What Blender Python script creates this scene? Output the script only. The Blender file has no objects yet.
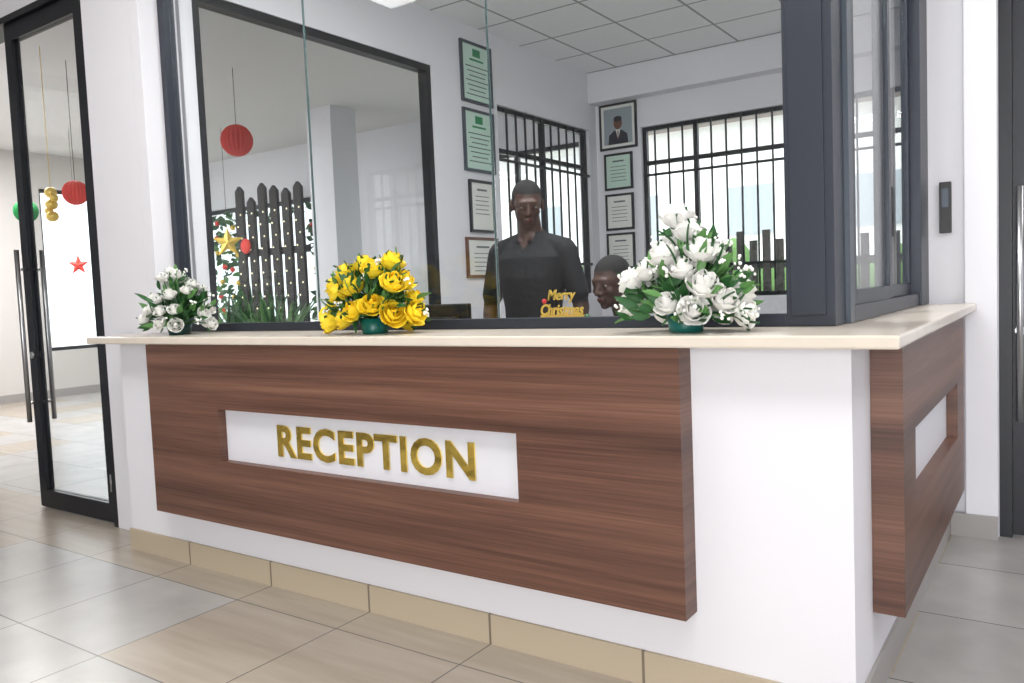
import bpy, bmesh, math, random
from mathutils import Vector, Matrix, Euler
random.seed(7)
COL = bpy.context.scene.collection

def lin(c):
    c = c/255.0
    return c/12.92 if c <= 0.04045 else ((c+0.055)/1.055)**2.4
def rgb(r, g, b): return (lin(r), lin(g), lin(b), 1)

# ---------------------------------------------------------------- materials
def mat(name, col, rough=0.6, metal=0.0, spec=0.5, noise=0.0, nscale=8, bump=0.0, emit=None, coat=0, bdist=.01):
    m = bpy.data.materials.new(name); m.use_nodes = True
    nt = m.node_tree; b = nt.nodes['Principled BSDF']
    b.inputs['Base Color'].default_value = col
    b.inputs['Roughness'].default_value = rough
    b.inputs['Metallic'].default_value = metal
    b.inputs['Specular IOR Level'].default_value = spec
    b.inputs['Coat Weight'].default_value = coat
    if noise > 0 or bump > 0:
        tc = nt.nodes.new('ShaderNodeTexCoord')
        n = nt.nodes.new('ShaderNodeTexNoise'); n.inputs['Scale'].default_value = nscale; n.inputs['Detail'].default_value = 2 if metal > .9 else 4
        nt.links.new(tc.outputs['Object'], n.inputs['Vector'])
        if noise > 0:
            mx = nt.nodes.new('ShaderNodeMix'); mx.data_type = 'RGBA'
            mx.inputs[6].default_value = tuple(c*(1-noise) for c in col[:3])+(1,)
            mx.inputs[7].default_value = tuple(min(1, c*(1+noise)) for c in col[:3])+(1,)
            nt.links.new(n.outputs['Fac'], mx.inputs[0]); nt.links.new(mx.outputs[2], b.inputs['Base Color'])
        if bump > 0:
            bp = nt.nodes.new('ShaderNodeBump'); bp.inputs['Strength'].default_value = bump; bp.inputs['Distance'].default_value = bdist
            nt.links.new(n.outputs['Fac'], bp.inputs['Height']); nt.links.new(bp.outputs['Normal'], b.inputs['Normal'])
    if emit:
        b.inputs['Emission Color'].default_value = emit[0]; b.inputs['Emission Strength'].default_value = emit[1]
    return m

def glass_mat(name, tint, f0, f90):
    """thin architectural glass: transparent, with a Schlick reflection that is the same on both faces"""
    m = bpy.data.materials.new(name); m.use_nodes = True
    nt = m.node_tree; nt.nodes.clear()
    out = nt.nodes.new('ShaderNodeOutputMaterial'); mix = nt.nodes.new('ShaderNodeMixShader')
    tr = nt.nodes.new('ShaderNodeBsdfTransparent'); tr.inputs[0].default_value = tint
    gl = nt.nodes.new('ShaderNodeBsdfGlossy'); gl.inputs['Roughness'].default_value = 0.0
    lw = nt.nodes.new('ShaderNodeLayerWeight'); lw.inputs[0].default_value = .5
    p = nt.nodes.new('ShaderNodeMath'); p.operation = 'POWER'; p.inputs[1].default_value = 4.0
    ma = nt.nodes.new('ShaderNodeMath'); ma.operation = 'MULTIPLY_ADD'; ma.inputs[1].default_value = f90; ma.inputs[2].default_value = f0
    nt.links.new(lw.outputs['Facing'], p.inputs[0]); nt.links.new(p.outputs[0], ma.inputs[0]); nt.links.new(ma.outputs[0], mix.inputs[0])
    nt.links.new(tr.outputs[0], mix.inputs[1]); nt.links.new(gl.outputs[0], mix.inputs[2]); nt.links.new(mix.outputs[0], out.inputs[0])
    return m

def wood_mat(name):
    m = bpy.data.materials.new(name); m.use_nodes = True
    nt = m.node_tree; b = nt.nodes['Principled BSDF']; N = nt.nodes.new; L = nt.links.new
    tc = N('ShaderNodeTexCoord')
    def noise(scale, vec, detail=5, rough=.55, dist=0):
        mp = N('ShaderNodeMapping'); mp.inputs['Scale'].default_value = vec
        L(tc.outputs['Object'], mp.inputs[0])
        n = N('ShaderNodeTexNoise'); n.inputs['Scale'].default_value = scale; n.inputs['Detail'].default_value = detail
        n.inputs['Roughness'].default_value = rough; n.inputs['Distortion'].default_value = dist
        L(mp.outputs[0], n.inputs['Vector']); return n
    n1 = noise(1.0, (.40, .40, 24), 6, .6, .2)
    n2 = noise(1.0, (2.6, 2.6, 200), 4)
    n3 = noise(1.0, (.2, .2, 6.5), 2)
    a = N('ShaderNodeMath'); a.operation = 'MULTIPLY_ADD'; a.inputs[1].default_value = .34
    L(n1.outputs['Fac'], a.inputs[0])
    a2 = N('ShaderNodeMath'); a2.operation = 'MULTIPLY'; a2.inputs[1].default_value = .26; L(n2.outputs['Fac'], a2.inputs[0])
    L(a2.outputs[0], a.inputs[2])
    a3 = N('ShaderNodeMath'); a3.operation = 'MULTIPLY_ADD'; a3.inputs[1].default_value = .42
    L(n3.outputs['Fac'], a3.inputs[0]); L(a.outputs[0], a3.inputs[2])
    r = N('ShaderNodeValToRGB'); e = r.color_ramp.elements
    e[0].position = .35; e[0].color = rgb(62, 40, 32)
    e[1].position = .68; e[1].color = rgb(138, 101, 83)
    x = e.new(.46); x.color = rgb(90, 60, 48)
    x = e.new(.56); x.color = rgb(112, 78, 63)
    L(a3.outputs[0], r.inputs[0]); L(r.outputs[0], b.inputs['Base Color'])
    b.inputs['Roughness'].default_value = .42
    return m

class NodeMath:
    def __init__(s, nt): s.nt = nt
    def op(s, o, a, b=None, c=None):
        n = s.nt.nodes.new('ShaderNodeMath'); n.operation = o
        for i, v in enumerate((a, b, c)):
            if v is None: continue
            if isinstance(v, (int, float)): n.inputs[i].default_value = v
            else: s.nt.links.new(v, n.inputs[i])
        return n.outputs[0]

def tile_floor():
    m = bpy.data.materials.new('floor_tiles'); m.use_nodes = True
    nt = m.node_tree; b = nt.nodes['Principled BSDF']; q = NodeMath(nt).op; N = nt.nodes.new; L = nt.links.new
    tc = N('ShaderNodeTexCoord'); sp = N('ShaderNodeSeparateXYZ'); L(tc.outputs['Object'], sp.inputs[0])
    T = .6
    u = q('DIVIDE', q('ADD', sp.outputs[0], 2.9), T); v = q('DIVIDE', q('ADD', sp.outputs[1], -2.07), T)
    cu, cv = q('FLOOR', u), q('FLOOR', v); fu, fv = q('FRACT', u), q('FRACT', v)
    g = .005
    def edge(f): return q('MAXIMUM', q('LESS_THAN', f, g), q('GREATER_THAN', f, 1-g))
    grout = q('MAXIMUM', edge(fu), edge(fv))
    cb = N('ShaderNodeCombineXYZ'); L(cu, cb.inputs[0]); L(cv, cb.inputs[1])
    wn = N('ShaderNodeTexWhiteNoise'); wn.noise_dimensions = '2D'; L(cb.outputs[0], wn.inputs['Vector'])
    rnd = q('GREATER_THAN', wn.outputs['Value'], .66)
    left = q('LESS_THAN', sp.outputs[0], -.45)
    near = q('MULTIPLY', q('GREATER_THAN', cv, -1.5), q('GREATER_THAN', cu, -.5))
    near2 = q('GREATER_THAN', cv, -.5)
    yl = q('LESS_THAN', sp.outputs[1], 2.6)
    beige = q('MULTIPLY', left, q('MAXIMUM', q('MULTIPLY', yl, q('MAXIMUM', near, near2)), rnd))
    mp = N('ShaderNodeMapping'); mp.inputs['Scale'].default_value = (1.5, 14, 1); L(tc.outputs['Object'], mp.inputs[0])
    ns = N('ShaderNodeTexNoise'); ns.inputs['Scale'].default_value = 1.5; ns.inputs['Detail'].default_value = 5; L(mp.outputs[0], ns.inputs['Vector'])
    ng = N('ShaderNodeTexNoise'); ng.inputs['Scale'].default_value = 5; ng.inputs['Detail'].default_value = 6; L(tc.outputs['Object'], ng.inputs['Vector'])
    def mixc(f, a, bb):
        mx = N('ShaderNodeMix'); mx.data_type = 'RGBA'
        if isinstance(f, float): mx.inputs[0].default_value = f
        else: L(f, mx.inputs[0])
        for i, c in ((6, a), (7, bb)):
            if isinstance(c, tuple): mx.inputs[i].default_value = c
            else: L(c, mx.inputs[i])
        return mx.outputs[2]
    cbeige = mixc(ns.outputs['Fac'], rgb(152, 141, 128), rgb(182, 172, 158))
    cgrey = mixc(ng.outputs['Fac'], rgb(156, 153, 150), rgb(184, 181, 178))
    vary = q('MULTIPLY', q('SUBTRACT', wn.outputs['Value'], .3), .25)
    cgrey2 = mixc(q('MAXIMUM', vary, 0.0), cgrey, rgb(120, 118, 116))
    c = mixc(beige, cgrey2, cbeige)
    c = mixc(grout, c, rgb(108, 103, 98))
    L(c, b.inputs['Base Color']); b.inputs['Roughness'].default_value = .27
    return m

def grid_mat(name, base, line, T, g, axes=(0, 1), off=(0, 0)):
    m = bpy.data.materials.new(name); m.use_nodes = True
    nt = m.node_tree; b = nt.nodes['Principled BSDF']; q = NodeMath(nt).op
    tc = nt.nodes.new('ShaderNodeTexCoord'); sp = nt.nodes.new('ShaderNodeSeparateXYZ'); nt.links.new(tc.outputs['Object'], sp.inputs[0])
    k = None
    for i, a in enumerate(axes):
        f = q('FRACT', q('DIVIDE', q('ADD', sp.outputs[a], off[i]), T))
        e = q('MAXIMUM', q('LESS_THAN', f, g), q('GREATER_THAN', f, 1-g))
        k = e if k is None else q('MAXIMUM', k, e)
    mx = nt.nodes.new('ShaderNodeMix'); mx.data_type = 'RGBA'; nt.links.new(k, mx.inputs[0])
    mx.inputs[6].default_value = base; mx.inputs[7].default_value = line
    nt.links.new(mx.outputs[2], b.inputs['Base Color']); b.inputs['Roughness'].default_value = .7
    return m

WALL = mat('white_paint', rgb(229, 228, 233), .65, noise=.015, nscale=3)
WALLG = mat('hall_paint', rgb(208, 204, 200), .65)
CEIL = mat('ceiling_paint', rgb(225, 224, 222), .8)
ACOU = grid_mat('acoustic_tiles', rgb(244, 246, 247), rgb(160, 162, 164), .6, .018)
FLOOR = tile_floor()
SKIRT = grid_mat('skirting_tiles', rgb(182, 168, 146), rgb(118, 106, 92), .6, .008, axes=(0,), off=(2.3,))
SKIRTG = mat('skirting_grey', rgb(160, 156, 153), .4)
WOOD = wood_mat('walnut_laminate')
MARB = mat('marble_cream', rgb(218, 207, 193), .2, noise=.06, nscale=14)
FRAME = mat('frame_anthracite', rgb(48, 53, 63), .38, .3)
FRAMEB = mat('frame_black', rgb(26, 28, 34), .4, .2)
FRAMEG = mat('frame_grey', rgb(70, 78, 88), .35, .3)
STEEL = mat('brushed_steel', rgb(190, 190, 192), .28, 1.0)
GLASS = glass_mat('glass_clear', (.95, .965, .965, 1), .045, .5)
GLASSW = glass_mat('glass_window', (.96, .97, .97, 1), .03, .4)
GEDGE = mat('glass_edge', rgb(70, 90, 90), .2)
BOARD = mat('sign_board', rgb(222, 222, 228), .4)
GOLD = mat('gold_polished', rgb(255, 222, 112), .08, 1.0, bump=.35, nscale=9, bdist=.03)
GOLD2 = mat('gold_glitter', rgb(236, 200, 90), .35, .5)
BLACK = mat('black_plastic', rgb(18, 18, 20), .4)
WHITEP = mat('paper_white', rgb(228, 228, 222), .6)
MINT = mat('paper_mint', rgb(196, 222, 208), .6)
GREENM = mat('print_green', rgb(30, 130, 80), .6)
INK = mat('print_ink', rgb(90, 100, 100), .6)
BROWNF = mat('frame_brown', rgb(96, 56, 40), .4)
DESK = mat('desk_laminate', rgb(120, 88, 70), .4, noise=.15, nscale=5)

# ---------------------------------------------------------------- mesh helper
class M:
    def __init__(s, *mats): s.bm = bmesh.new(); s.mats = list(mats)
    def mi(s, m):
        if m not in s.mats: s.mats.append(m)
        return s.mats.index(m)
    def box(s, x0, x1, y0, y1, z0, z1, m=None, mtx=None):
        k = s.mi(m) if m else 0
        vs = [s.bm.verts.new((x, y, z)) for x in (x0, x1) for y in (y0, y1) for z in (z0, z1)]
        if mtx:
            for v in vs: v.co = mtx @ v.co
        for f in ((0, 1, 3, 2), (4, 6, 7, 5), (0, 4, 5, 1), (2, 3, 7, 6), (0, 2, 6, 4), (1, 5, 7, 3)):
            fc = s.bm.faces.new([vs[i] for i in f]); fc.material_index = k
        return s
    def tube(s, pts, rads, m=None, n=10, cap=True, smooth=True):
        k = s.mi(m) if m else 0
        pts = [Vector(p) for p in pts]
        if isinstance(rads, (int, float)): rads = [rads]*len(pts)
        rings = []
        for i, p in enumerate(pts):
            d = (pts[min(i+1, len(pts)-1)]-pts[max(i-1, 0)])
            if d.length < 1e-9: d = Vector((0, 0, 1))
            d.normalize()
            up = Vector((0, 0, 1)) if abs(d.z) < .9 else Vector((0, 1, 0))
            a = d.cross(up).normalized(); b = d.cross(a).normalized()
            rings.append([s.bm.verts.new(p+(a*math.cos(t)+b*math.sin(t))*rads[i]) for t in [2*math.pi*j/n for j in range(n)]])
        for i in range(len(rings)-1):
            for j in range(n):
                f = s.bm.faces.new((rings[i][j], rings[i][(j+1) % n], rings[i+1][(j+1) % n], rings[i+1][j])); f.material_index = k; f.smooth = smooth
        if cap:
            for r in (rings[0][::-1], rings[-1]):
                f = s.bm.faces.new(r); f.material_index = k
        return s
    def ell(s, c, r, m=None, u=16, v=10, mtx=None, ribs=0):
        k = s.mi(m) if m else 0
        if isinstance(r, (int, float)): r = (r, r, r)
        c = Vector(c); rows = []
        def P(x, y, z):
            p = Vector((x, y, z))
            if mtx: p = mtx @ p
            return p+c
        top = s.bm.verts.new(P(0, 0, r[2])); bot = s.bm.verts.new(P(0, 0, -r[2]))
        for i in range(1, v):
            th = math.pi*i/v
            row = []
            for j in range(u):
                ph = 2*math.pi*j/u
                kk = 1-(.12 if ribs and j % 2 else 0)
                row.append(s.bm.verts.new(P(r[0]*kk*math.sin(th)*math.cos(ph), r[1]*kk*math.sin(th)*math.sin(ph), r[2]*math.cos(th))))
            rows.append(row)
        fs = []
        for j in range(u):
            fs.append(s.bm.faces.new((top, rows[0][j], rows[0][(j+1) % u])))
            fs.append(s.bm.faces.new((bot, rows[-1][(j+1) % u], rows[-1][j])))
            for i in range(len(rows)-1):
                fs.append(s.bm.faces.new((rows[i][j], rows[i+1][j], rows[i+1][(j+1) % u], rows[i][(j+1) % u])))
        for f in fs: f.material_index = k; f.smooth = not ribs
        return s
    def poly(s, pts, m=None, thick=None):
        k = s.mi(m) if m else 0
        vs = [s.bm.verts.new(p) for p in pts]
        f = s.bm.faces.new(vs); f.material_index = k
        if thick:
            r = bmesh.ops.extrude_face_region(s.bm, geom=[f])
            for g in r['geom']:
                if isinstance(g, bmesh.types.BMVert): g.co += Vector(thick)
                elif isinstance(g, bmesh.types.BMFace): g.material_index = k
        return s
    def done(s, name, parent=None, bevel=0, recalc=True, loc=None):
        if recalc: bmesh.ops.recalc_face_normals(s.bm, faces=s.bm.faces)
        me = bpy.data.meshes.new(name); s.bm.to_mesh(me); s.bm.free()
        for m in s.mats: me.materials.append(m)
        o = bpy.data.objects.new(name, me); COL.objects.link(o)
        if parent: o.parent = parent
        if loc: o.location = loc
        if bevel:
            b = o.modifiers.new('bevel', 'BEVEL'); b.width = bevel; b.segments = 2; b.limit_method = 'ANGLE'
        return o

def wall(name, axis, p0, p1, a0, a1, z0, z1, ops=(), m=WALL):
    """axis 'x': wall lies in a plane X=const (p0..p1), a = Y. axis 'y': plane Y=const, a = X."""
    w = M(m)
    def put(b0, b1, c0, c1):
        if b1-b0 < 1e-4 or c1-c0 < 1e-4: return
        if axis == 'x': w.box(p0, p1, b0, b1, c0, c1)
        else: w.box(b0, b1, p0, p1, c0, c1)
    cur = a0
    for (b0, b1, c0, c1) in sorted(ops):
        put(cur, b0, z0, z1); put(b0, b1, z0, c0); put(b0, b1, c1, z1); cur = b1
    put(cur, a1, z0, z1)
    return w.done(name)

def window(name, axis, p, b0, b1, c0, c1, fw=.05, depth=.06, splits=(), hs=(), bars=0, m=FRAMEB, barp=.05, glass=GLASSW, split_m=None):
    w = M(m, glass)
    def put(p0, p1, x0, x1, z0, z1, mm):
        if axis == 'x': w.box(p0, p1, x0, x1, z0, z1, mm)
        else: w.box(x0, x1, p0, p1, z0, z1, mm)
    d = depth/2
    put(p-d, p+d, b0, b1, c0, c0+fw, m); put(p-d, p+d, b0, b1, c1-fw, c1, m)
    put(p-d, p+d, b0, b0+fw, c0+fw, c1-fw, m); put(p-d, p+d, b1-fw, b1, c0+fw, c1-fw, m)
    for x in splits: put(p-d, p+d, x-fw/2, x+fw/2, c0+fw, c1-fw, split_m or m)
    for z in hs: put(p-d*.8, p+d*.8, b0+fw, b1-fw, z-fw/2, z+fw/2, m)
    put(p-.004, p+.004, b0+fw*.5, b1-fw*.5, c0+fw*.5, c1-fw*.5, glass)
    if bars:
        n = int((b1-b0)/bars)
        for i in range(1, n):
            x = b0+(b1-b0)*i/n
            put(p+barp-.007, p+barp+.007, x-.008, x+.008, c0+.01, c1-.01, FRAMEB)
        for z in (c0+(c1-c0)*.18, c0+(c1-c0)*.72):
            put(p+barp-.005, p+barp+.009, b0+.01, b1-.01, z-.012, z+.012, FRAMEB)
    return w.done(name)

CH = 3.42
CW = 4.38   # face of the wall at the far end of the side counter
# ---------------------------------------------------------------- shell
M(FLOOR).box(-12.2, 4.6, -5.2, 8.2, -.1, 0).done('floor')
M(CEIL).box(-12.2, 4.6, -5.2, 8.2, CH+.05, CH+.15).done('ceiling')
M(ACOU).box(-3.93, -.5, 2.7, 7.35, CH-.04, CH+.049).done('ceiling_reception')
wall('wall_left', 'x', -4.05, -3.93, 2.68, 7.35, 0, CH+.05, [(2.76, 4.78, 1.03, 2.97), (5.62, 7.2, 1.2, 2.82)])
wall('wall_back', 'y', 7.35, 7.5, -4.05, -.38, 0, CH+.05, [(-3.44, -.75, 1.12, 2.8)])
wall('wall_partition', 'x', -.5, -.38, CW+.15, 7.35, 0, CH+.05)
wall('wall_right', 'y', CW, CW+.15, -.62, 4.6, 0, CH+.05, [(-.26, 1.64, 0, 3.0)])
wall('wall_entry', 'y', 2.44, 2.62, -12.2, -4.01, 0, CH+.05, [(-6.45, -4.47, 0, 3.06)])
wall('wall_hall_west', 'x', -12.2, -12.0, 2.62, 8.2, 0, CH+.05, [(5.75, 7.4, .66, 2.98)], WALLG)
wall('wall_hall_north', 'y', 8.0, 8.2, -12.0, -4.05, 0, CH+.05, [(-11.9, -8.35, .05, 2.72), (-6.6, -4.3, .9, 2.9)])
wall('wall_foyer_west', 'x', -9.2, -9.0, -5.2, 2.44, 0, CH+.05)
wall('wall_foyer_east', 'x', 4.6, 4.75, -5.2, CW+.15, 0, CH+.05)
wall('wall_foyer_south', 'y', -5.35, -5.2, -9.2, 4.75, 0, CH+.05, [(-.6, 2.6, .1, 3.0)])
M(WALL).box(-.395, -.262, CW-.05, CW-.001, 0, CH).done('trim_1', bevel=.004)
M(WALL).box(-3.929, -.501, 7.2, 7.349, 3.08, CH-.045).done('trim_2')

# ---------------------------------------------------------------- reception counter
ctr = M(WALL, WOOD, MARB, SKIRT, BOARD, SKIRTG)
ctr.box(-4.01, -.47, 2.262, 2.44, 0, 1.078, WALL)
ctr.box(-.65, -.47, 2.44, CW-.002, 0, 1.078, WALL)
ctr.box(-4.0, -.65, 2.44, 2.66, 0, 1.078, WALL)
px0, px1, pz0, pz1 = -3.63, -.92, .27, 1.076
sx0, sx1, sz0, sz1 = -3.10, -1.50, .557, .79
ctr.box(px0, sx0, 2.175, 2.2615, pz0, pz1, WOOD); ctr.box(sx1, px1, 2.175, 2.2615, pz0, pz1, WOOD)
ctr.box(sx0, sx1, 2.175, 2.2615, pz0, sz0, WOOD); ctr.box(sx0, sx1, 2.175, 2.2615, sz1, pz1, WOOD)
ctr.box(sx0, sx1, 2.215, 2.261, sz0, sz1, BOARD)
qy0, qy1 = 2.5, 4.14
ty0, ty1 = 2.72, 3.88
ctr.box(-.469, -.382, qy0, ty0, pz0, pz1, WOOD); ctr.box(-.469, -.382, ty1, qy1, pz0, pz1, WOOD)
ctr.box(-.469, -.382, ty0, ty1, pz0, sz0, WOOD); ctr.box(-.469, -.382, ty0, ty1, sz1, pz1, WOOD)
ctr.box(-.469, -.425, ty0, ty1, sz0, sz1, BOARD)
ctr.done('reception_counter')
top = M(MARB)
L_ = [(-4.12, 2.15), (-.335, 2.15), (-.345, CW-.052), (-.86, CW-.052), (-.86, 2.92), (-3.928, 2.92), (-3.928, 2.438), (-4.12, 2.438)]
top.poly([(x, y, 1.079) for x, y in L_], MARB, (0, 0, .035))
top.done('countertop', bevel=.006)
sk = M(SKIRT, SKIRTG)
sk.box(-4.02, -.46, 2.25, 2.2615, 0, .11, SKIRT)
sk.box(-.469, -.458, 2.262, CW-.02, 0, .11, SKIRTG)
sk.done('baseboard_counter')
M(SKIRTG).box(-.457, -.262, CW-.064, CW-.051, 0, .11).done('baseboard_right')
M(SKIRTG).box(-11.999, -11.98, 2.62, 8.0, 0, .11).done('baseboard_hall')

def text_mesh(name, body, size, material, extrude=.004, offset=0.0, width=None, height=None, shear=0, align='LEFT', line=1.0, spacing=1.0, bevel=0):
    cu = bpy.data.curves.new(name, 'FONT'); cu.body = body; cu.size = size; cu.extrude = extrude; cu.offset = offset
    cu.shear = shear; cu.align_x = align; cu.space_line = line; cu.resolution_u = 4; cu.space_character = spacing
    cu.bevel_depth = bevel
    o = bpy.data.objects.new(name+'_tmp', cu); COL.objects.link(o)
    bpy.context.view_layer.update()
    dg = bpy.context.evaluated_depsgraph_get()
    me = bpy.data.meshes.new_from_object(o.evaluated_get(dg)); bpy.data.objects.remove(o)
    xs = [v.co.x for v in me.vertices]; ys = [v.co.y for v in me.vertices]
    x0, x1, y0, y1 = min(xs), max(xs), min(ys), max(ys)
    sxx = width/(x1-x0) if width else 1; syy = height/(y1-y0) if height else sxx
    for v in me.vertices: v.co = Vector(((v.co.x-x0)*sxx, (v.co.y-y0)*syy, v.co.z))
    me.materials.clear(); me.materials.append(material); me.name = name
    o = bpy.data.objects.new(name, me); COL.objects.link(o); return o
t = text_mesh('reception_lettering', 'RECEPTION', .15, GOLD, .003, .0046, width=1.045, height=.138, spacing=1.1)
t.rotation_euler = (math.pi/2, 0, 0); t.location = (-2.748, 2.2105, .601)

# ---------------------------------------------------------------- reception glazing
g = M(FRAME, GLASS, GEDGE, FRAMEG)
GY = 2.585
g.box(-4.01, -3.93, 2.44, 2.66, 1.115, CH, WALL)
g.box(-3.93, -3.885, 2.55, 2.62, 1.115, CH, FRAME)
g.box(-3.885, -.72, 2.56, 2.61, 1.115, 1.155, FRAME)
xs = [-3.885, -2.86, -1.84, -.72]
for a, b in zip(xs[:-1], xs[1:]):
    g.box(a+.003, b-.003, GY-.005, GY+.005, 1.155, CH-.05, GLASS)
for x in xs[1:-1]:
    g.box(x-.002, x+.002, GY-.006, GY+.006, 1.155, CH-.05, GEDGE)
g.box(-.72, -.575, 2.56, 2.70, 1.115, CH, FRAME)
g.box(-.705, -.60, 2.551, 2.56, 1.15, CH, FRAME)
g.box(-.62, -.56, 2.70, 2.76, 1.115, CH, FRAMEG)
g.box(-.62, -.56, 2.76, CW-.001, 1.115, 1.17, FRAME)
for (y0, y1, xx) in ((2.76, 3.46, -.575), (3.40, 4.14, -.605)):
    g.box(xx-.012, xx+.012, y0, y0+.05, 1.17, CH, FRAME); g.box(xx-.012, xx+.012, y1-.05, y1, 1.17, CH, FRAME)
    g.box(xx-.012, xx+.012, y0+.05, y1-.05, 1.17, 1.22, FRAME)
    g.box(xx-.003, xx+.003, y0+.05, y1-.05, 1.22, CH, GLASS)
g.box(-.63, -.55, 4.14, CW-.001, 1.115, CH, FRAME)
g.done('window_reception_glazing', bevel=.002)

window('window_1', 'x', -3.98, 2.76, 4.78, 1.03, 2.97, fw=.05, depth=.08, m=FRAMEB, glass=GLASSW)
window('window_2', 'x', -3.99, 5.62, 7.2, 1.2, 2.82, fw=.04, depth=.05, bars=.14, splits=(6.4,), hs=(2.45,))
window('window_3', 'y', 7.42, -3.44, -.75, 1.12, 2.8, fw=.04, depth=.05, bars=.14, splits=(-2.9, -2.0, -1.2), hs=(2.45,), barp=-.05)
window('window_4', 'y', 8.1, -11.9, -8.35, .05, 2.72, fw=.06, depth=.06, splits=(-10.7, -9.5), hs=())
window('window_5', 'y', 8.1, -6.6, -4.3, .9, 2.9, fw=.05, depth=.06, splits=(-5.4,))
window('window_6', 'x', -12.1, 5.75, 7.4, .66, 2.98, fw=.05, depth=.06, splits=())
window('window_7', 'y', -5.27, -.6, 2.6, .1, 3.0, fw=.06, splits=(1.0,))
M(MARB).box(-3.929, -3.85, 2.72, 4.8, 1.0, 1.03).done('trim_3')

# ---------------------------------------------------------------- doors
def door_leaf(name, w, h, handle_at, lock=True):
    """leaf in local XZ plane, hinge at x=0, width along +x"""
    d = M(FRAMEB, GLASSW, STEEL)
    s = .085
    d.box(0, s, -.025, .025, .01, h); d.box(w-s, w, -.025, .025, .01, h)
    d.box(s, w-s, -.025, .025, .01, .12); d.box(s, w-s, -.025, .025, h-.1, h)
    d.box(s, w-s, -.005, .005, .12, h-.1, GLASSW)
    hx = handle_at
    for sy in (-1, 1):
        y = sy*.075
        d.tube([(hx, y, .56), (hx, y, 1.64)], .014, STEEL, 12)
        for z in (.68, 1.52):
            d.tube([(hx, sy*.02, z), (hx, y, z)], .009, STEEL, 8)
    if lock:
        for sy in (-1, 1): d.tube([(hx, sy*.024, .98), (hx, sy*.036, .98)], .022, STEEL, 14)
    return d.done(name)
o = door_leaf('door_1', .9, 3.02, .045); o.location = (-5.42, 2.49, 0)
d = M(FRAMEB)
d.box(-4.515, -4.471, 2.44, 2.61, 0, 3.058); d.box(-6.449, -6.405, 2.44, 2.61, 0, 3.058); d.box(-6.405, -4.515, 2.44, 2.61, 3.022, 3.058)
d.tube([(-4.53, 2.452, .2), (-4.53, 2.452, .3)], .012, STEEL, 8)
d.done('door_frame')
o = door_leaf('door_2', .9, 3.02, .85); o.location = (-6.375, 2.40, 0); o.rotation_euler = (0, 0, math.radians(-84))
o = door_leaf('door_3', .9, 2.94, .03); o.location = (-.205, CW+.06, 0)
o = door_leaf('door_4', .9, 2.94, .84); o.location = (.70, CW+.06, 0)
d = M(FRAMEB); d.box(-.259, -.207, CW+.01, CW+.12, 0, 2.999); d.box(1.602, 1.639, CW+.01, CW+.12, 0, 2.999); d.box(-.207, 1.602, CW+.01, CW+.12, 2.945, 2.999)
d.done('door_frame')
wall('wall_corridor_back', 'y', 7.5, 7.65, -.38, 4.75, 0, CH+.05)
M(FLOOR).box(4.6, 4.75, CW+.15, 7.5, -.1, 0).done('threshold_strip')

a = M(BLACK, FRAMEG); a.box(-.50, -.45, CW-.028, CW-.0005, 1.45, 1.69, BLACK); a.box(-.49, -.46, CW-.031, CW-.028, 1.57, 1.66, FRAMEG)
a.done('access_reader', bevel=.005)

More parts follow.
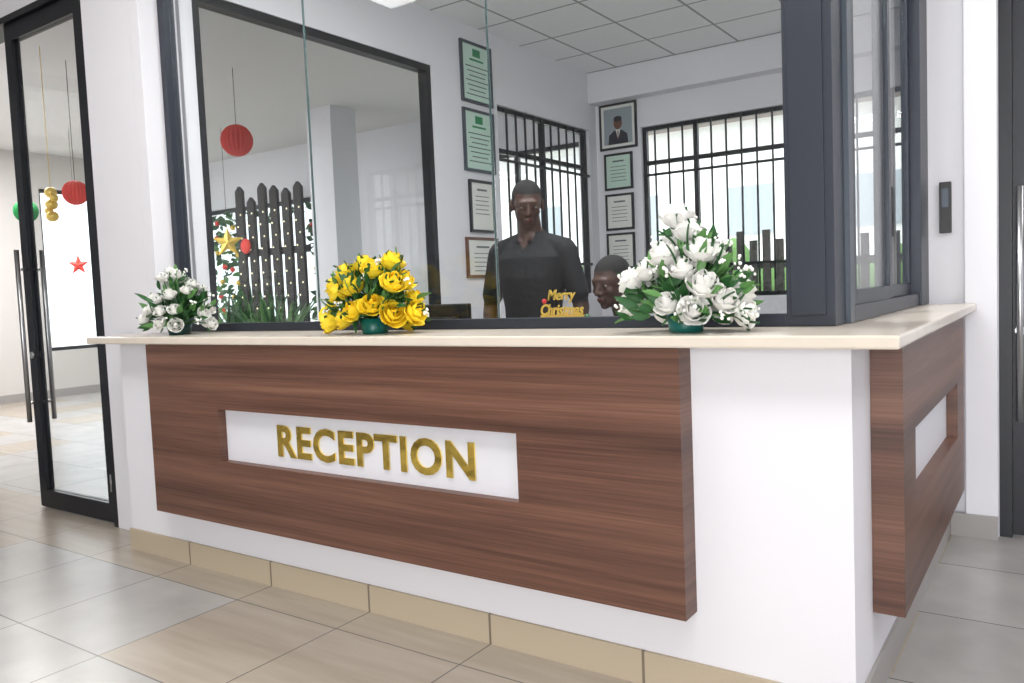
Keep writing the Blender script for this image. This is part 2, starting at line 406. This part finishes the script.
# ---------------------------------------------------------------- certificates & pictures
def plaque(name, axis, p, a0, a1, z0, z1, frame, paper, kind):
    w = M(frame, paper)
    def put(d0, d1, x0, x1, c0, c1, mm):
        if axis == 'x': w.box(p+d0, p+d1, x0, x1, c0, c1, mm)
        else: w.box(x0, x1, p-d1, p-d0, c0, c1, mm)
    f = .022
    put(.0005, .012, a0, a1, z0, z1, frame)
    put(.012, .022, a0, a1, z0, z0+f, frame); put(.012, .022, a0, a1, z1-f, z1, frame)
    put(.012, .022, a0, a0+f, z0+f, z1-f, frame); put(.012, .022, a1-f, a1, z0+f, z1-f, frame)
    put(.012, .015, a0+f, a1-f, z0+f, z1-f, paper)
    W, Hh = a1-a0, z1-z0
    if kind == 'charter':
        put(.015, .0165, a0+W*.38, a1-W*.38, z1-.11, z1-.05, GREENM)
        put(.015, .0165, a0+W*.28, a1-W*.28, z1-.145, z1-.13, GREENM)
        for i in range(7):
            zz = z1-.19-i*.037; k = .14+.05*((i*7) % 3)
            if zz-.006 > z0+f: put(.015, .0165, a0+W*k, a1-W*k, zz-.005, zz+.003, INK)
    elif kind == 'cert':
        put(.015, .0165, a0+W*.3, a1-W*.3, z1-.085, z1-.07, INK)
        for i in range(5):
            zz = z1-.13-i*.035
            if zz > z0+.05: put(.015, .0165, a0+W*.22, a1-W*(.22+.03*(i % 2)), zz-.003, zz+.003, INK)
    elif kind == 'portrait':
        def E(cx, cz, rx, rz, dd, mm):
            n = 20; pts = []
            for i in range(n):
                t_ = 2*math.pi*i/n
                pts.append((cx+rx*math.cos(t_), p-dd, cz+rz*math.sin(t_)))
            w.poly(pts, mm)
        put(.015, .016, a0+.05, a1-.05, z0+.05, z1-.05, mat('portrait_bg', rgb(150, 160, 166)))
        cx = (a0+a1)/2
        w.poly([(cx-.11, p-.0165, z0+.05), (cx+.11, p-.0165, z0+.05), (cx+.1, p-.0165, z0+.14), (cx+.04, p-.0165, z0+.185), (cx-.04, p-.0165, z0+.185), (cx-.1, p-.0165, z0+.14)], mat('portrait_suit', rgb(30, 32, 44)))
        w.poly([(cx-.025, p-.017, z0+.19), (cx+.025, p-.017, z0+.19), (cx, p-.017, z0+.09)], WHITEP)
        w.poly([(cx-.007, p-.0173, z0+.18), (cx+.007, p-.0173, z0+.18), (cx+.004, p-.0173, z0+.1), (cx-.004, p-.0173, z0+.1)], mat('portrait_tie', rgb(120, 30, 30)))
        E(cx, z0+.255, .047, .062, .0175, mat('portrait_face', rgb(110, 72, 54)))
        E(cx, z0+.295, .046, .028, .018, BLACK)
    return w.done(name)
plaque('service_charter', 'x', -3.93, 5.13, 5.54, 2.77, 3.25, FRAMEG, MINT, 'charter')
plaque('service_charter', 'x', -3.93, 5.13, 5.54, 2.225, 2.72, FRAMEG, MINT, 'charter')
plaque('framed_certificate', 'x', -3.93, 5.17, 5.5, 1.74, 2.16, FRAMEB, WHITEP, 'cert')
plaque('framed_certificate', 'x', -3.93, 5.10, 5.53, 1.375, 1.70, BROWNF, WHITEP, 'cert')
plaque('framed_portrait', 'y', 7.35, -3.88, -3.47, 2.62, 3.07, FRAMEB, WHITEP, 'portrait')
plaque('framed_certificate', 'y', 7.35, -3.84, -3.53, 2.22, 2.58, FRAMEB, MINT, 'cert')
plaque('framed_certificate', 'y', 7.35, -3.84, -3.53, 1.82, 2.18, FRAMEB, WHITEP, 'cert')
plaque('framed_certificate', 'y', 7.35, -3.84, -3.53, 1.43, 1.79, FRAMEB, WHITEP, 'cert')

# ---------------------------------------------------------------- desk, monitor, chair
dk = M(DESK)
dk.box(-3.6, -.9, 2.67, 3.18, .75, .79); dk.box(-3.58, -3.54, 2.68, 3.16, 0, .75); dk.box(-.98, -.94, 2.68, 3.16, 0, .75)
dk.done('reception_desk', bevel=.003)
mo = M(BLACK)
mo.box(-.2, .2, -.02, .015, .10, .42); mo.box(-.15, .15, -.045, -.02, .16, .36); mo.box(-.03, .03, -.05, -.02, .01, .2); mo.box(-.12, .12, -.11, .09, 0, .014)
o = mo.done('computer_monitor', bevel=.006); o.location = (-2.52, 3.0, .79); o.rotation_euler = (0, 0, .15)

# ---------------------------------------------------------------- bouquets
LEAF = mat('leaf_green', rgb(44, 92, 46), .5, noise=.3, nscale=20)
LEAF2 = mat('leaf_light', rgb(92, 140, 76), .5, noise=.2, nscale=20)
WPET = mat('petal_white', rgb(248, 247, 243), .55)
YPET = mat('petal_yellow', rgb(255, 226, 56), .5)
YPET2 = mat('petal_yellow_deep', rgb(254, 208, 34), .5)
POTG = mat('pot_teal', rgb(20, 104, 96), .35)
POTD = mat('pot_dark', rgb(34, 70, 66), .35)

def orient(d, roll=0):
    d = Vector(d).normalized(); q = d.to_track_quat('Z', 'Y').to_matrix()
    return q @ Matrix.Rotation(roll, 3, 'Z')
def rose(w, c, d, r, m1, m2):
    R = orient(d, random.uniform(0, 6)); c = Vector(c)
    w.ell(c+R @ Vector((0, 0, .15*r)), (r*.24, r*.24, r*.6), m2, 8, 5, R)
    # (petal count, radius factor, height factor, outward flare of the lip)
    for li, (n, rf, hf, fl) in enumerate(((3, .34, 1.02, -.05), (4, .52, 1.0, .0), (5, .74, .88, .06), (5, .96, .68, .16))):
        for i in range(n):
            base = 2*math.pi*i/n+li*.7+random.uniform(-.12, .12)
            half = math.pi/n*1.5; W, Tn = 6, 6; grid = []
            for a in range(Tn+1):
                t_ = a/Tn; row = []
                for b in range(W+1):
                    s_ = b/W*2-1
                    rad = r*rf*(.22+.78*math.sin(min(t_*1.4, 1)*math.pi/2))
                    rad += r*fl*max(0, t_-.55)*2.2
                    ang = base+s_*half*(.6+.4*math.sin(t_*math.pi*.9+.3))
                    z = r*(-.7+t_*1.5*hf)-abs(s_)**2.6*r*.2*t_
                    if fl > .05 and t_ > .9: z -= .10*r
                    row.append(w.bm.verts.new(c+R @ Vector((rad*math.cos(ang), rad*math.sin(ang), z))))
                grid.append(row)
            k = w.mi(m1 if li else m2)
            for a in range(Tn):
                for b in range(W):
                    f = w.bm.faces.new((grid[a][b], grid[a][b+1], grid[a+1][b+1], grid[a+1][b])); f.material_index = k; f.smooth = True
def leaf(w, c, d, ln, wd, m):
    R = orient(d, random.uniform(0, 6)); c = Vector(c); k = w.mi(m); rows = []
    for i in range(6):
        t_ = i/5; hw = wd*math.sin(math.pi*(t_**.8)*.97+.05); bend = -.25*ln*t_*t_
        rows.append([w.bm.verts.new(c+R @ Vector((x*hw, bend+abs(x)*wd*.35, t_*ln))) for x in (-1, 0, 1)])
    for i in range(5):
        for j in range(2):
            f = w.bm.faces.new((rows[i][j], rows[i][j+1], rows[i+1][j+1], rows[i+1][j])); f.material_index = k; f.smooth = True
def bouquet(name, loc, W, Hh, D, nr, rr, m1, m2, filler, pot, nleaf=90, seed=1, spread=1.55, top=0):
    random.seed(seed)
    w = M(LEAF)
    w.tube([(0, 0, 0), (0, 0, .012), (0, 0, .06)], [.05, .052, .062], pot, 20)
    cz = .07
    pts = []
    tries = 0
    while len(pts) < nr and tries < 9000:
        tries += 1
        th = math.acos(random.uniform(-.12, 1)); ph = random.uniform(0, 2*math.pi)
        k = random.uniform(.80, 1)
        p = Vector(((W/2-rr)*math.sin(th)*math.cos(ph)*k, (D/2-rr)*math.sin(th)*math.sin(ph)*k, max(rr*.9, cz+(Hh-cz-rr)*math.cos(th)*k)))
        if all((p-q_).length > rr*spread for q_ in pts): pts.append(p)
    if top: pts.append(Vector((-.02, 0, top)))
    base = Vector((0, 0, .045))
    for p in pts:
        d = (p-Vector((0, 0, .02))); d = Vector((d.x, d.y*1.0, d.z*1.1+.02))
        w.tube([base, base.lerp(p, .5)+Vector((0, 0, .01)), p], .003, LEAF, 5)
        rose(w, p, d, rr*random.uniform(.88, 1.1)*(.75 if top and p.z == top else 1), m1, m2)
        for _ in range(4):
            leaf(w, p-d.normalized()*rr*.5, d.normalized()*.7+Vector((random.uniform(-1, 1), random.uniform(-1, 1), random.uniform(-1, 1))), rr*1.4, rr*.38, LEAF)
    for i in range(nleaf):
        th = math.acos(random.uniform(-.1, 1)); ph = random.uniform(0, 2*math.pi)
        d = Vector((math.sin(th)*math.cos(ph)*W/2, math.sin(th)*math.sin(ph)*D/2, math.cos(th)*(Hh-cz)))
        p = base+Vector((0, 0, .02))+d*random.uniform(.25, .76)
        p.z = max(p.z, .035)
        w2 = d.copy(); w2.z = max(w2.z, -.02)
        dn = w2.normalized()+Vector((random.uniform(-.5, .5), random.uniform(-.4, .4), random.uniform(-.1, .4)))
        dn.y *= .6
        leaf(w, p, dn, random.uniform(.05, .085), random.uniform(.011, .017), random.choice((LEAF, LEAF, LEAF2)))
    for i in range(filler):
        th = math.acos(random.uniform(0, 1)); ph = random.uniform(0, 2*math.pi)
        d = Vector((math.sin(th)*math.cos(ph)*W/2, math.sin(th)*math.sin(ph)*D/2*.85, math.cos(th)*(Hh-cz)))
        tip = base+d*random.uniform(.88, 1.04); tip.z = max(tip.z, .04)
        w.tube([base.lerp(tip, .4), tip], .0012, LEAF2, 4)
        for _ in range(5):
            w.ell(tip+Vector([random.uniform(-.014, .014) for _ in range(3)]), random.uniform(.004, .0065), WPET, 6, 4)
    for v in w.bm.verts:
        if v.co.z < .003 and v.co.z != 0: v.co.z = .003
    return w.done(name, recalc=False, loc=loc)
bouquet('white_flower_arrangement', (-3.59, 2.335, 1.1145), .53, .34, .30, 32, .031, WPET, WPET, 20, POTD, 150, 3)
bouquet('yellow_rose_arrangement', (-2.27, 2.335, 1.1145), .57, .36, .32, 24, .050, YPET, YPET2, 14, POTG, 210, 12, 1.45)
bouquet('white_rose_arrangement', (-.96, 2.335, 1.1145), .47, .36, .32, 20, .047, WPET, WPET, 34, POTG, 190, 11, 1.5, .35)

# ---------------------------------------------------------------- merry christmas topper
e = bpy.data.objects.new('christmas_topper', None); COL.objects.link(e); e.location = (-1.68, 2.80, 1.1145)
t1 = text_mesh('lettering_upper', 'Merry', .06, GOLD2, .003, .0012, width=.13, height=.056, shear=.25)
t1.rotation_euler = (math.pi/2, 0, 0); t1.location = (-.065, 0, .088); t1.parent = e
t2 = text_mesh('lettering_lower', 'Christmas', .06, GOLD2, .003, .0012, width=.20, height=.046, shear=.25)
t2.rotation_euler = (math.pi/2, 0, 0); t2.location = (-.10, 0, .040); t2.parent = e
RIB = mat('ribbon_red', rgb(190, 30, 34), .5)
b_ = M(GOLD2, RIB)
b_.box(-.09, .09, -.02, .02, 0, .012, RIB); b_.box(-.102, .102, -.003, .003, .032, .041, GOLD2)
for x in (-.07, 0, .07): b_.box(x-.003, x+.003, -.003, .003, .012, .034, GOLD2)
for x in (-.105, -.12, .10): b_.ell((x, 0, .0165), .016, RIB, 10, 6)
b_.ell((.115, 0, .03), .013, LEAF, 10, 6); b_.ell((-.08, -.004, .098), .010, RIB, 10, 6)
b_.done('base_stand', parent=e)

# ---------------------------------------------------------------- people
SKIN = mat('skin_dark', rgb(66, 41, 31), .5)
HAIR = mat('hair_black', rgb(12, 10, 10), .8, bump=.6, nscale=180)
LIPS = mat('lips', rgb(80, 44, 40), .45)
SHIRT = mat('shirt_black', rgb(14, 15, 19), .85, bump=.3, nscale=40)
SHIRT2 = mat('jacket_dark', rgb(24, 26, 34), .85, bump=.3, nscale=40)
PANTS = mat('trousers_dark', rgb(26, 26, 32), .8)
SHOE = mat('shoe_black', rgb(16, 15, 15), .35)
EYEW = mat('eye_white', rgb(150, 142, 136), .4)
IRIS = mat('iris_dark', rgb(20, 12, 10), .2)

def capsule(w, p0, r0, p1, r1):
    p0, p1 = Vector(p0), Vector(p1)
    w.ell(p0, r0, u=14, v=8); w.ell(p1, r1, u=14, v=8)
    w.tube([p0, p1], [r0, r1], n=14)
def loft(w, secs):
    n = 28; rings = []
    for (c, rx, ry) in secs:
        c = Vector(c)
        rings.append([w.bm.verts.new(c+Vector((rx*math.cos(t_), ry*math.sin(t_), 0))) for t_ in [2*math.pi*j/n for j in range(n)]])
    for i in range(len(rings)-1):
        for j in range(n): w.bm.faces.new((rings[i][j], rings[i][(j+1) % n], rings[i+1][(j+1) % n], rings[i+1][j]))
    w.bm.faces.new(rings[0][::-1]); w.bm.faces.new(rings[-1])
def hand(w, wrist, fwd, up, thumb):
    """fwd: finger direction, up: back of hand, thumb: direction the thumb side faces"""
    wrist = Vector(wrist); f = Vector(fwd).normalized()
    u = Vector(up); u = (u-f*u.dot(f)).normalized(); l = f.cross(u).normalized()
    if l.dot(Vector(thumb)) < 0: l = -l
    for k in range(4):
        o_ = (k-1.5)*.020
        capsule(w, wrist+l*o_*.6, .015, wrist+f*.085+l*o_, .0125)
        ln = (.062, .076, .082, .072)[k]
        a = wrist+f*.088+l*o_*1.08; b = a+(f*.93-u*.18).normalized()*ln*.45+l*o_*.05; c = b+(f*.75-u*.6).normalized()*ln*.32; d_ = c+(f*.5-u*.8).normalized()*ln*.25
        capsule(w, a, .0098, b, .0090); capsule(w, b, .0090, c, .0082); capsule(w, c, .0082, d_, .0072)
    a = wrist+f*.02+l*.025; b = a+(f*.6+l*.75-u*.2).normalized()*.045; c = b+(f*.9+l*.3-u*.2).normalized()*.034; d_ = c+(f*.95-u*.3).normalized()*.026
    capsule(w, a, .0145, b, .012); capsule(w, b, .012, c, .0105); capsule(w, c, .0105, d_, .009)
def head(w, c, R):
    c = Vector(c)
    def e_(p, r, rot=None): w.ell(c+R @ Vector(p), r, u=20, v=14, mtx=(R if rot is None else R @ rot))
    e_((0, .018, .035), (.076, .096, .086))
    e_((0, -.012, -.03), (.063, .074, .078))
    e_((0, -.022, .012), (.066, .070, .055))
    e_((0, -.035, -.075), (.046, .048, .034)); e_((0, -.068, -.094), (.022, .018, .017))
    e_((0, -.078, .026), (.048, .014, .010))
    for s_ in (-1, 1):
        e_((s_*.036, -.062, -.026), (.024, .020, .020))
        e_((s_*.078, .012, -.008), (.010, .019, .032)); e_((s_*.013, -.098, -.034), (.011, .011, .009))
        e_((s_*.031, -.078, .010), (.017, .010, .006)); e_((s_*.031, -.075, -.006), (.016, .010, .005))
    capsule(w, c+R @ Vector((0, -.084, .014)), .009, c+R @ Vector((0, -.103, -.028)), .0125)
    e_((0, -.088, -.058), (.026, .013, .0075)); e_((0, -.085, -.070), (.023, .013, .0085))
def person(name, loc, rotz, build, classify, headc, headR, voxel=.006):
    w = M(SKIN); build(w); head(w, headc, headR)
    tmp = w.done(name+'_tmp')
    r = tmp.modifiers.new('r', 'REMESH'); r.mode = 'VOXEL'; r.voxel_size = voxel
    s = tmp.modifiers.new('s', 'SMOOTH'); s.factor = .5; s.iterations = 3
    bpy.context.view_layer.update(); dg = bpy.context.evaluated_depsgraph_get()
    me = bpy.data.meshes.new_from_object(tmp.evaluated_get(dg)); bpy.data.objects.remove(tmp)
    me.materials.clear()
    ms = [SKIN, HAIR, LIPS] + classify(None)
    for m in ms: me.materials.append(m)
    hc = Vector(headc); Ri = headR.inverted()
    for p in me.polygons:
        p.use_smooth = True
        q_ = Ri @ (Vector(p.center)-hc)
        if q_.length < .15 and q_.z > -.125 and abs(q_.x) < .1:
            k = 0
            hl = .062 if q_.y < -.045 else (.062-(q_.y+.045)*1.6 if q_.y < .03 else -.06)
            if q_.z > hl and not (abs(q_.x) > .074 and q_.z < .03): k = 1
            if q_.y < -.086 and -.08 < q_.z < -.051 and abs(q_.x) < .028: k = 2
            if q_.z < -.1 and q_.y > -.02:
                k = classify(p.center)
            p.material_index = k
        else: p.material_index = classify(p.center)
    me.name = name
    root = bpy.data.objects.new(name, None); COL.objects.link(root); root.location = loc; root.rotation_euler = (0, 0, rotz)
    o = bpy.data.objects.new('body', me); COL.objects.link(o); o.parent = root
    ey = M(EYEW, IRIS)
    for s_ in (-1, 1):
        ey.ell(hc+headR @ Vector((s_*.031, -.0745, .002)), .0112, EYEW, 12, 8); ey.ell(hc+headR @ Vector((s_*.031, -.0815, .001)), (.0058, .0058, .0058), IRIS, 10, 6)
    ey.done('eyes', parent=root)
    return root

# standing man in a short-sleeved shirt, arms hanging relaxed, face turned toward his colleague
def man(w):
    loft(w, [((0, 0, .86), .15, .11), ((0, 0, .95), .168, .118), ((0, 0, 1.05), .150, .108), ((0, -.005, 1.18), .152, .115), ((0, -.01, 1.32), .178, .125), ((0, -.008, 1.42), .19, .115), ((0, 0, 1.49), .15, .085), ((0, .0, 1.535), .075, .065)])
    capsule(w, (0, .0, 1.50), .062, (0, -.02, 1.62), .056)
    for s_ in (-1, 1):
        capsule(w, (s_*.06, 0, 1.50), .05, (s_*.175, 0, 1.455), .060)
        capsule(w, (s_*.180, 0, 1.445), .062, (s_*.238, .01, 1.24), .054)
        capsule(w, (s_*.236, .01, 1.25), .044, (s_*.252, .01, 1.17), .040)
        capsule(w, (s_*.252, .01, 1.17), .041, (s_*.245, -.06, .92), .029)
        capsule(w, (s_*.245, -.06, .92), .024, (s_*.245, -.066, .89), .025)
        hand(w, (s_*.244, -.070, .875), (0, -.16, -1), (s_, 0, 0), (0, -1, 0))
        capsule(w, (s_*.09, 0, .90), .092, (s_*.10, -.01, .50), .064); capsule(w, (s_*.10, -.01, .50), .064, (s_*.105, .02, .11), .050)
        w.ell((s_*.108, -.05, .047), (.047, .13, .046))
    for s_ in (-1, 1): capsule(w, (s_*.062, .01, 1.545), .016, (s_*.03, -.075, 1.50), .014)
def man_c(p):
    if p is None: return [SHIRT, PANTS, SHOE]
    x, y, z = p
    if z < .085: return 5
    if abs(x) > .185 and z < 1.19: return 0
    if z < .93: return 4
    if z > 1.56: return 0
    if y < -.04 and z > 1.46+abs(x)*1.4 and abs(x) < .045: return 0
    return 3
HR = Matrix.Rotation(math.radians(30), 3, 'Z') @ Matrix.Rotation(math.radians(16), 3, 'X')
person('standing_man', (-2.215, 3.42, 0), math.radians(8), man, man_c, (0, -.035, 1.685), HR)
def sit(w):
    loft(w, [((0, 0, .50), .17, .13), ((0, -.005, .60), .165, .125), ((0, -.03, .76), .155, .115), ((0, -.07, .92), .175, .12), ((0, -.10, 1.02), .175, .11), ((0, -.12, 1.08), .14, .085), ((0, -.13, 1.12), .07, .062)])
    capsule(w, (0, -.13, 1.09), .056, (-.02, -.175, 1.21), .052)
    for s_ in (-1, 1):
        capsule(w, (s_*.06, -.12, 1.085), .045, (s_*.16, -.105, 1.04), .056)
        capsule(w, (s_*.162, -.105, 1.03), .058, (s_*.195, -.17, .85), .044)
        capsule(w, (s_*.195, -.17, .85), .044, (s_*.12, -.37, .835), .034)
        hand(w, (s_*.115, -.385, .83), (-s_*.35, -.93, -.08), (0, 0, 1), (-s_, 0, 0))
        capsule(w, (s_*.09, -.02, .54), .085, (s_*.11, -.42, .53), .062); capsule(w, (s_*.11, -.42, .53), .062, (s_*.11, -.40, .10), .045)
        w.ell((s_*.11, -.45, .047), (.045, .125, .045))
def sit_c(p):
    if p is None: return [SHIRT2, PANTS, SHOE]
    x, y, z = p
    if z < .085: return 5
    if z > 1.115: return 0
    if y < -.37 and z > .77: return 0
    if z < .60: return 4
    return 3
HR2 = Matrix.Rotation(math.radians(-14), 3, 'Z') @ Matrix.Rotation(math.radians(12), 3, 'X')
person('seated_receptionist', (-1.665, 3.50, 0), 0, sit, sit_c, (-.04, -.215, 1.282), HR2)
ch = M(BLACK, STEEL)
ch.box(-.24, .24, -.22, .22, .40, .455); ch.box(-.22, .22, .17, .22, .50, .98)
ch.box(-.03, .03, .2, .24, .38, .6); ch.tube([(0, 0, .1), (0, 0, .4)], .028, STEEL)
for i in range(5):
    a_ = i*2*math.pi/5+.3
    ch.tube([(0, 0, .11), (.27*math.cos(a_), .27*math.sin(a_), .075)], [.025, .015], BLACK, 8); ch.ell((.27*math.cos(a_), .27*math.sin(a_), .03), .03, BLACK, 10, 6)
ch.done('office_chair', bevel=.01, loc=(-1.665, 3.54, 0))

# ---------------------------------------------------------------- hall decorations
RED = mat('lantern_red', rgb(230, 60, 46), .6); GRN = mat('lantern_green', rgb(20, 140, 70), .6)
def lantern(name, loc, r, m):
    w = M(m, BLACK); w.ell((0, 0, 0), r, m, 40, 16, ribs=1)
    w.tube([(0, 0, r), (0, 0, CH+.05-loc[2])], .003, BLACK, 5); w.done(name, loc=loc)
lantern('paper_lantern', (-6.5, 4.96, 2.79), .15, RED)
lantern('paper_lantern', (-7.35, 3.84, 2.30), .11, RED)
lantern('paper_lantern', (-9.0, 4.17, 2.30), .12, GRN)
def star(name, loc, r, m, string=True, rot=0):
    w = M(m, BLACK); ang = [math.pi/2+i*math.pi/5 for i in range(10)]
    R = Matrix.Rotation(rot, 3, 'Z')
    for sgn in (-1, 1):
        c = w.bm.verts.new(R @ Vector((0, sgn*.03, 0)))
        vs = [w.bm.verts.new(R @ Vector(((r if i % 2 == 0 else r*.4)*math.cos(a), 0, (r if i % 2 == 0 else r*.4)*math.sin(a)))) for i, a in enumerate(ang)]
        for i in range(10): w.bm.faces.new((c, vs[i], vs[(i+1) % 10]))
    if string: w.tube([(0, 0, r), (0, 0, CH+.05-loc[2])], .003, BLACK, 5)
    return w.done(name, loc=loc)
star('gold_star_ornament', (-8.85, 6.52, 2.02), .20, GOLD2, rot=.8)
star('red_star_ornament', (-10.2, 5.3, 1.8), .13, RED, rot=.8)
w = M(GOLD2)
for i in range(3): w.ell((0, 0, -.1*i), (.05, .05, .045), GOLD2, 12, 8)
w.ell((.05, 0, -.05), .035, GOLD2, 10, 6); w.ell((-.05, 0, -.15), .035, GOLD2, 10, 6); w.tube([(0, 0, 0), (0, 0, CH+.05-2.25)], .003, GOLD2, 5)
w.done('gold_bauble_cluster', loc=(-7.1, 3.5, 2.25))
DARKW = mat('slat_dark', rgb(40, 36, 34), .6); LITE = mat('slat_lamp', rgb(250, 240, 200), .5, emit=(rgb(255, 240, 200), 1.5))
w = M(DARKW, LITE, RED, GOLD2)
for i in range(6):
    x = i*.25; hgt = 2.85-(.12 if i % 3 == 1 else 0)-(.06 if i % 2 else 0)
    w.box(x, x+.15, 0, .05, 0, hgt, DARKW)
    w.poly([(x, 0, hgt), (x+.15, 0, hgt), (x+.075, 0, hgt+.07)], DARKW, (0, .05, 0))
    for j in range(14):
        w.ell((x+.04+.07*(j % 2), -.008, .3+j*.17), (.014, .008, .014), LITE, 6, 4)
w.box(-.05, 1.45, .05, .09, .5, .6, DARKW); w.box(-.05, 1.45, .05, .09, 1.9, 2.0, DARKW)
w.ell((.23, -.04, 2.05), (.11, .04, .11), RED, 12, 8)
w.done('slatted_screen', loc=(-9.95, 7.5, 0))
random.seed(4)
w = M(LEAF, LEAF2, RED, GOLD2)
for (x0, z0, n, hgt) in ((-11.5, 2.6, 70, 2.3), (-11.1, 2.55, 90, 2.1), (-10.8, 2.6, 80, 2.0), (-10.45, 2.5, 90, 2.1), (-8.65, 2.4, 80, 1.8), (-8.45, 2.45, 120, 2.0), (-8.3, 2.3, 90, 1.8)):
    w.tube([(x0, 0, z0), (x0, 0, z0-hgt)], .004, LEAF, 5)
    for i in range(n):
        z = z0-hgt*i/n
        leaf(w, (x0+.08*math.sin(z*5), 0, z), (random.uniform(-1, 1), random.uniform(-.5, .5), random.uniform(-.6, .2)), random.uniform(.1, .18), .04, random.choice((LEAF, LEAF2)))
        if i % 9 == 5: w.ell((x0+random.uniform(-.1, .1), -.04, z), .04, random.choice((RED, GOLD2)), 8, 6)
for i in range(60):
    x = -11.6+3.3*i/60
    leaf(w, (x, 0, 2.62-.12*math.sin(i*.5)**2), (random.uniform(-1, 1), random.uniform(-.5, .5), random.uniform(-.8, .1)), .15, .04, LEAF)
w.done('hanging_garland', recalc=False, loc=(0, 7.84, 0))
M(WALL).box(-7.35, -6.95, 6.6, 7.0, 0, CH+.05).done('hall_column')
random.seed(21)
w = M(LEAF, LEAF2, POTD)
for cx in (0, .7):
    w.tube([(cx, 0, 0), (cx, 0, .05), (cx, 0, .42)], [.13, .14, .19], POTD, 18)
    for i in range(46):
        a_ = random.uniform(0, 6.28)
        leaf(w, (cx+.06*math.cos(a_), .06*math.sin(a_), .42), (math.cos(a_)*.4, math.sin(a_)*.2, random.uniform(.7, 1.3)), random.uniform(.6, 1.05), .045, random.choice((LEAF, LEAF2)))
w.done('potted_palm', recalc=False, loc=(-9.0, 6.75, 0))

# ---------------------------------------------------------------- outdoors
PAVE = mat('paving', rgb(200, 196, 188), .8, noise=.1, nscale=2); BLD = mat('render_white', rgb(240, 240, 238), .8)
ROOF = mat('roof_grey', rgb(140, 130, 126), .7); GRASS = mat('hedge_green', rgb(100, 136, 76), .8, noise=.4, nscale=9, bump=1)
BWIN = mat('building_window', rgb(168, 176, 182), .3)
M(PAVE).box(-40, 30, 8.21, 45, -.2, -.05).box(-40, -12.21, -30, 8.21, -.2, -.05).box(-12.21, 30, -30, -5.36, -.2, -.05).box(4.76, 30, -5.36, 8.21, -.2, -.05).done('ground_outside')
w = M(BLD, ROOF, BWIN)
w.box(-14, 10, 20, 26, -.05, 5.2, BLD); w.box(-14.5, 10.5, 19.5, 26.5, 5.2, 5.5, ROOF)
for i in range(8):
    w.box(-13+i*3, -11.9+i*3, 19.96, 20, 2.4, 3.6, BWIN)
w.done('neighbour_building')
random.seed(9); w = M(GRASS)
for i in range(44):
    x = -6+i*.28
    w.ell((x, 11+random.uniform(-.2, .2), .75+random.uniform(0, .3)), (random.uniform(.3, .42), .4, random.uniform(.6, .9)), GRASS, 14, 9)
w.done('garden_hedge')
w = M(DARKW)
for i in range(30):
    x = -4.5+i*.16; w.box(x, x+.09, 9.9, 9.94, -.05, 1.75+.12*(i % 2))
w.box(-4.5, .4, 9.94, 9.98, .5, .58); w.box(-4.5, .4, 9.94, 9.98, 1.4, 1.48)
w.done('garden_fence')

# ---------------------------------------------------------------- lights, world, camera
def area(name, loc, sx, sy, energy, col=(1, 1, 1), rot=(0, 0, 0)):
    l = bpy.data.lights.new(name, 'AREA'); l.shape = 'RECTANGLE'; l.size = sx; l.size_y = sy; l.energy = energy; l.color = col
    o = bpy.data.objects.new(name, l); COL.objects.link(o); o.location = loc; o.rotation_euler = rot
area('ceiling_light_foyer_a', (-3.0, .9, CH), 2.4, .8, 48, (1, .985, .965))
area('ceiling_light_foyer_b', (-.2, .6, CH), 2.0, .8, 42, (1, .985, .975))
area('ceiling_light_foyer_c', (1.6, 2.4, CH), 1.2, 1.2, 40, (.98, .98, 1))
area('fill_light_foyer', (1.0, -5.1, 1.6), 3.1, 2.8, 260, (1, .99, .985), (math.radians(90), 0, 0))  # large soft fill added behind the camera, set at the foyer window opening
area('fill_light_reception', (-1.7, 3.05, CH-.06), 1.8, .5, 85)  # unseen lamp added above the view to lift the reception interior
area('ceiling_light_hall', (-9.5, 4.2, CH), 2.2, 2.0, 210)
area('ceiling_light_corridor', (1.5, 6.0, CH), 1.2, 1.2, 40)
s = bpy.data.lights.new('sun', 'SUN'); s.energy = 4; s.angle = .02; o = bpy.data.objects.new('sun', s); COL.objects.link(o)
o.rotation_euler = (math.radians(35), math.radians(10), 0)
wd = bpy.data.worlds.new('world'); bpy.context.scene.world = wd; wd.use_nodes = True
bg = wd.node_tree.nodes['Background']; bg.inputs[0].default_value = (.92, .96, 1, 1); bg.inputs[1].default_value = 2.8

Rx = Vector((0.824, 0.566, -0.0415)); Dn = Vector((0.002, -0.076, -0.998)); Fw = Vector((-0.567, 0.822, -0.0637))
Fw.normalize(); Rx = (Rx-Fw*Rx.dot(Fw)).normalized(); Up = Rx.cross(Fw).normalized()
cam = bpy.data.cameras.new('camera'); co = bpy.data.objects.new('camera', cam); COL.objects.link(co)
mw = Matrix((Rx, Up, -Fw)).transposed().to_4x4(); mw.translation = Vector((0, 0, 1.264)); co.matrix_world = mw
cam.lens = 806/1024*36; cam.sensor_width = 36; cam.clip_start = .05
bpy.context.scene.camera = co
bpy.context.scene.view_settings.view_transform = 'Standard'
